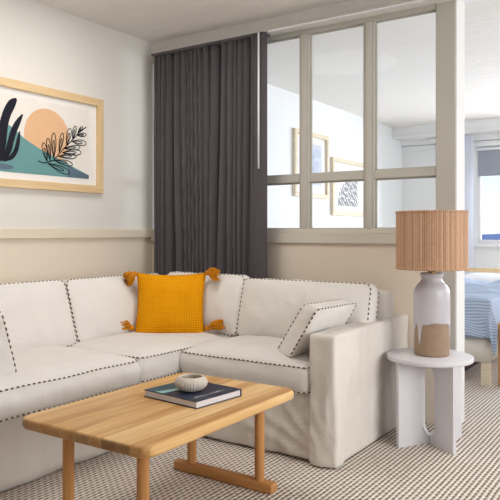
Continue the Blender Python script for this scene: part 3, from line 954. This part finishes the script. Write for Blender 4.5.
# ------------------------------------------------------------------ bedroom
bd = thing('bed', 'pale upholstered bed with low wooden headboard seen through the opening', 'bed', (1.45, 2.1, 0))
bx0, bx1, by0, by1 = .70, 2.212, 1.115, 3.12
bm = bmesh.new(); gridbox(bm, (bx0, by0, .162), (bx1, by1, .352), .08, .02); new('base', bm, M['bed_linen'], bd, True)
bm = bmesh.new(); gridbox(bm, (bx0+.02, by0+.02, .352), (bx1-.02, by1-.02, .60), .07, .06); new('mattress', bm, M['sheet'], bd, True)
for x in (bx0+.01, bx1-.066):
    for y in (by0+.01, by1-.08):
        new('leg', boxes([(x, x+.062, y, y+.062, 0, .165)], .004), M['pale_wood'], bd)
hb = bmesh.new(); box(hb, bx0-.02, bx1+.04, by1+.02, by1+.055, .700, .742, .006)
new('headboard_rail', hb, M['ash_y'], bd)
new('headboard_rail', boxes([(bx0+.02, bx1+.0, by1+.025, by1+.05, .622, .655)], .005), M['pale_wood'], bd)
for x in (bx0-.02, bx1): new('headboard_post', boxes([(x, x+.04, by1+.02, by1+.055, 0, .70)], .004), M['ash_z'], bd)
# blanket
def blanket_bm():
    bm = bmesh.new(); nx, ny = 70, 74; g = []
    for i in range(nx+1):
        row = []
        for j in range(ny+1):
            s = .95+(2.50-.95)*i/nx; q = .86+(2.62-.86)*j/ny
            ex = max(0, s-bx1); ey = max(0, by0-q)
            nz = noise.noise(Vector((s*4, q*4, 2))); n2 = noise.noise(Vector((s*9, q*9, 5)))
            x = min(s, bx1); y = max(q, by0)
            d = math.hypot(ex, ey)
            z = .612+.022*nz+.012*n2
            z += .085*max(0, min(1, (q-1.7)*1.6))*(.7+.6*noise.noise(Vector((s*3, q*3, 8))))*max(.3, min(1, (s-.8)*1.2))
            if d > 0:
                ang = math.atan2(ey, ex)
                out = (.016 if ey > 0 else .009)+.035*min(1, d/.2)*(1 if ex > 0 and ey > 0 else (.25 if ey > 0 else .1))+(.012 if ey > 0 else .004)*math.sin((s+q)*26)*min(1, d*6)
                x += math.cos(ang)*out if ex > 0 else 0; y -= math.sin(ang)*out if ey > 0 else 0
                if ex <= 0: y -= 0.0
                z = .60-d*.98+.02*nz*(1-min(1, d*5))
                if d < .03: z = .612+(.02*nz)-d*.6
            row.append(bm.verts.new((x, y, z)))
        g.append(row)
    for i in range(nx):
        for j in range(ny): bm.faces.new((g[i][j], g[i+1][j], g[i+1][j+1], g[i][j+1]))
    return bm
o = new('blanket', blanket_bm(), M['blanket'], None, True); o.modifiers.new('thickness', 'SOLIDIFY').thickness = .006
tag(o, 'rumpled blue and white striped blanket hanging over the bed corner', 'blanket')
for k, (x, lab) in enumerate(((1.12, 'white bed pillow on the left half of the bed, by the headboard'), (1.78, 'white bed pillow by the headboard, nearest the opening'))):
    o = new('bed_pillow', pillow(.62, .40, .11, seed=k+5), M['sheet'], None, True)
    o.location = (x, 2.88, .640); o.rotation_euler = (R(8), 0, R(3*k-2))
    tag(o, lab, 'pillow', 'white bed pillows')
# suitcase below the bed
sc_ = thing('suitcase', 'dark flat case stored on the carpet under the bed', 'suitcase', (1.62, 1.75, 0))
new('shell', boxes([(1.25, 1.93, 1.50, 2.0, .0, .115)], .02), M['case'], sc_)
new('handle', boxes([(1.52, 1.54, 1.475, 1.50, .05, .065), (1.64, 1.66, 1.475, 1.50, .05, .065), (1.52, 1.66, 1.468, 1.480, .05, .065)], .003), M['case'], sc_)
# wooden stool
sl = thing('stool', 'reddish wooden stool beside the bed corner at the right edge of the photo', 'stool', (2.45, 1.36, 0))
new('seat', boxes([(2.245, 2.66, 1.16, 1.56, .405, .447)], .006), wood('stool_seat', (188, 128, 88), (212, 156, 112), (226, 176, 134), 'x', 0, 1.4), sl)
for x in (2.255, 2.605):
    for y in (1.17, 1.505): new('leg', boxes([(x, x+.045, y, y+.045, 0, .405)], .004), M['stool_wood'], sl)
for y in (1.18, 1.515): new('apron', boxes([(2.30, 2.605, y, y+.025, .335, .385)], .003), M['stool_wood'], sl)
for x in (2.265, 2.615): new('apron', boxes([(x, x+.025, 1.215, 1.505, .335, .385)], .003), M['stool_wood'], sl)

# distant hills outside the far window
def hills(name, x0, x1, y, base, top, seed):
    bm = bmesh.new(); n = 90; a = []; b = []; c = []
    for i in range(n+1):
        x = x0+(x1-x0)*i/n
        h = base+(top-base)*max(0.0, .35+.9*noise.noise(Vector((x*.018+seed, 1.3, 0)))+.35*noise.noise(Vector((x*.09, seed, 0))))
        a.append(bm.verts.new((x, y-30, -3))); b.append(bm.verts.new((x, y, h))); c.append(bm.verts.new((x, y+60, -3)))
    for i in range(n):
        bm.faces.new((a[i], a[i+1], b[i+1], b[i])); bm.faces.new((b[i], b[i+1], c[i+1], c[i]))
    return struct(new(name, bm, M['hill'], None, True))
hills('hills', -260, 160, 300, -.2, 3.6, 3.1)

# ------------------------------------------------------------------ light
wd = bpy.data.worlds.new('World'); SC.world = wd; wd.use_nodes = True
nt = wd.node_tree; bg = nt.nodes['Background']
tc = nt.nodes.new('ShaderNodeTexCoord'); sp = nt.nodes.new('ShaderNodeSeparateXYZ'); nt.links.new(tc.outputs['Generated'], sp.inputs[0])
mp = nt.nodes.new('ShaderNodeMapping'); mp.inputs['Scale'].default_value = (3, 3, 14); nt.links.new(tc.outputs['Generated'], mp.inputs[0])
nz = nt.nodes.new('ShaderNodeTexNoise'); nz.inputs['Scale'].default_value = 2.2; nz.inputs['Detail'].default_value = 5; nt.links.new(mp.outputs[0], nz.inputs[0])
rp = nt.nodes.new('ShaderNodeValToRGB'); e = rp.color_ramp.elements
e[0].position = .40; e[0].color = (.70, .84, 1.0, 1); e[1].position = .58; e[1].color = (1, 1, 1, 1)
nt.links.new(nz.outputs['Fac'], rp.inputs[0]); nt.links.new(rp.outputs[0], bg.inputs[0]); bg.inputs[1].default_value = 1.35

def area(name, loc, rot, sx, sy, power, col):
    d = bpy.data.lights.new(name, 'AREA'); d.shape = 'RECTANGLE'; d.size = sx; d.size_y = sy; d.energy = power; d.color = col
    o = bpy.data.objects.new(name, d); C.objects.link(o); o.location = loc; o.rotation_euler = rot
    return o
# daylight outside each window the camera does not look through
area('daylight_right', (XR+.35, (RW1[0]+RW1[1])/2, 1.5), (0, R(90), 0), 1.8, 2.7, 80, (1, .985, .97))
area('daylight_bedroom_right', (XR+.35, (RW2[0]+RW2[1])/2, 1.5), (0, R(90), 0), 1.5, 2.8, 58, (.90, .95, 1))
area('daylight_bedroom_far', (3.1, YB+.45, 1.6), (R(-90), 0, 0), 2.2, 1.2, 255, (.86, .92, 1))
d = bpy.data.lights.new('overhead_fill', 'AREA'); d.shape = 'DISK'; d.size = .8; d.energy = 16; d.color = (1, .97, .93)  # unseen fill light added overhead to brighten the seats and walls
o = bpy.data.objects.new('overhead_fill', d); C.objects.link(o); o.location = (1.0, -1.25, 2.53)

# ------------------------------------------------------------------ camera
cd = bpy.data.cameras.new('Camera'); cam = bpy.data.objects.new('Camera', cd); C.objects.link(cam)
cam.location = (3.40, -3.74, 1.10); cam.rotation_euler = (R(90), 0, R(33.8))
cd.sensor_width = 36; cd.lens = 657/500*36; cd.shift_y = -17/500; cd.clip_start = .05; cd.clip_end = 1000
SC.camera = cam
SC.view_settings.view_transform = 'Standard'; SC.view_settings.look = 'None'; SC.view_settings.gamma = 1
SC.view_settings.exposure = 0.0
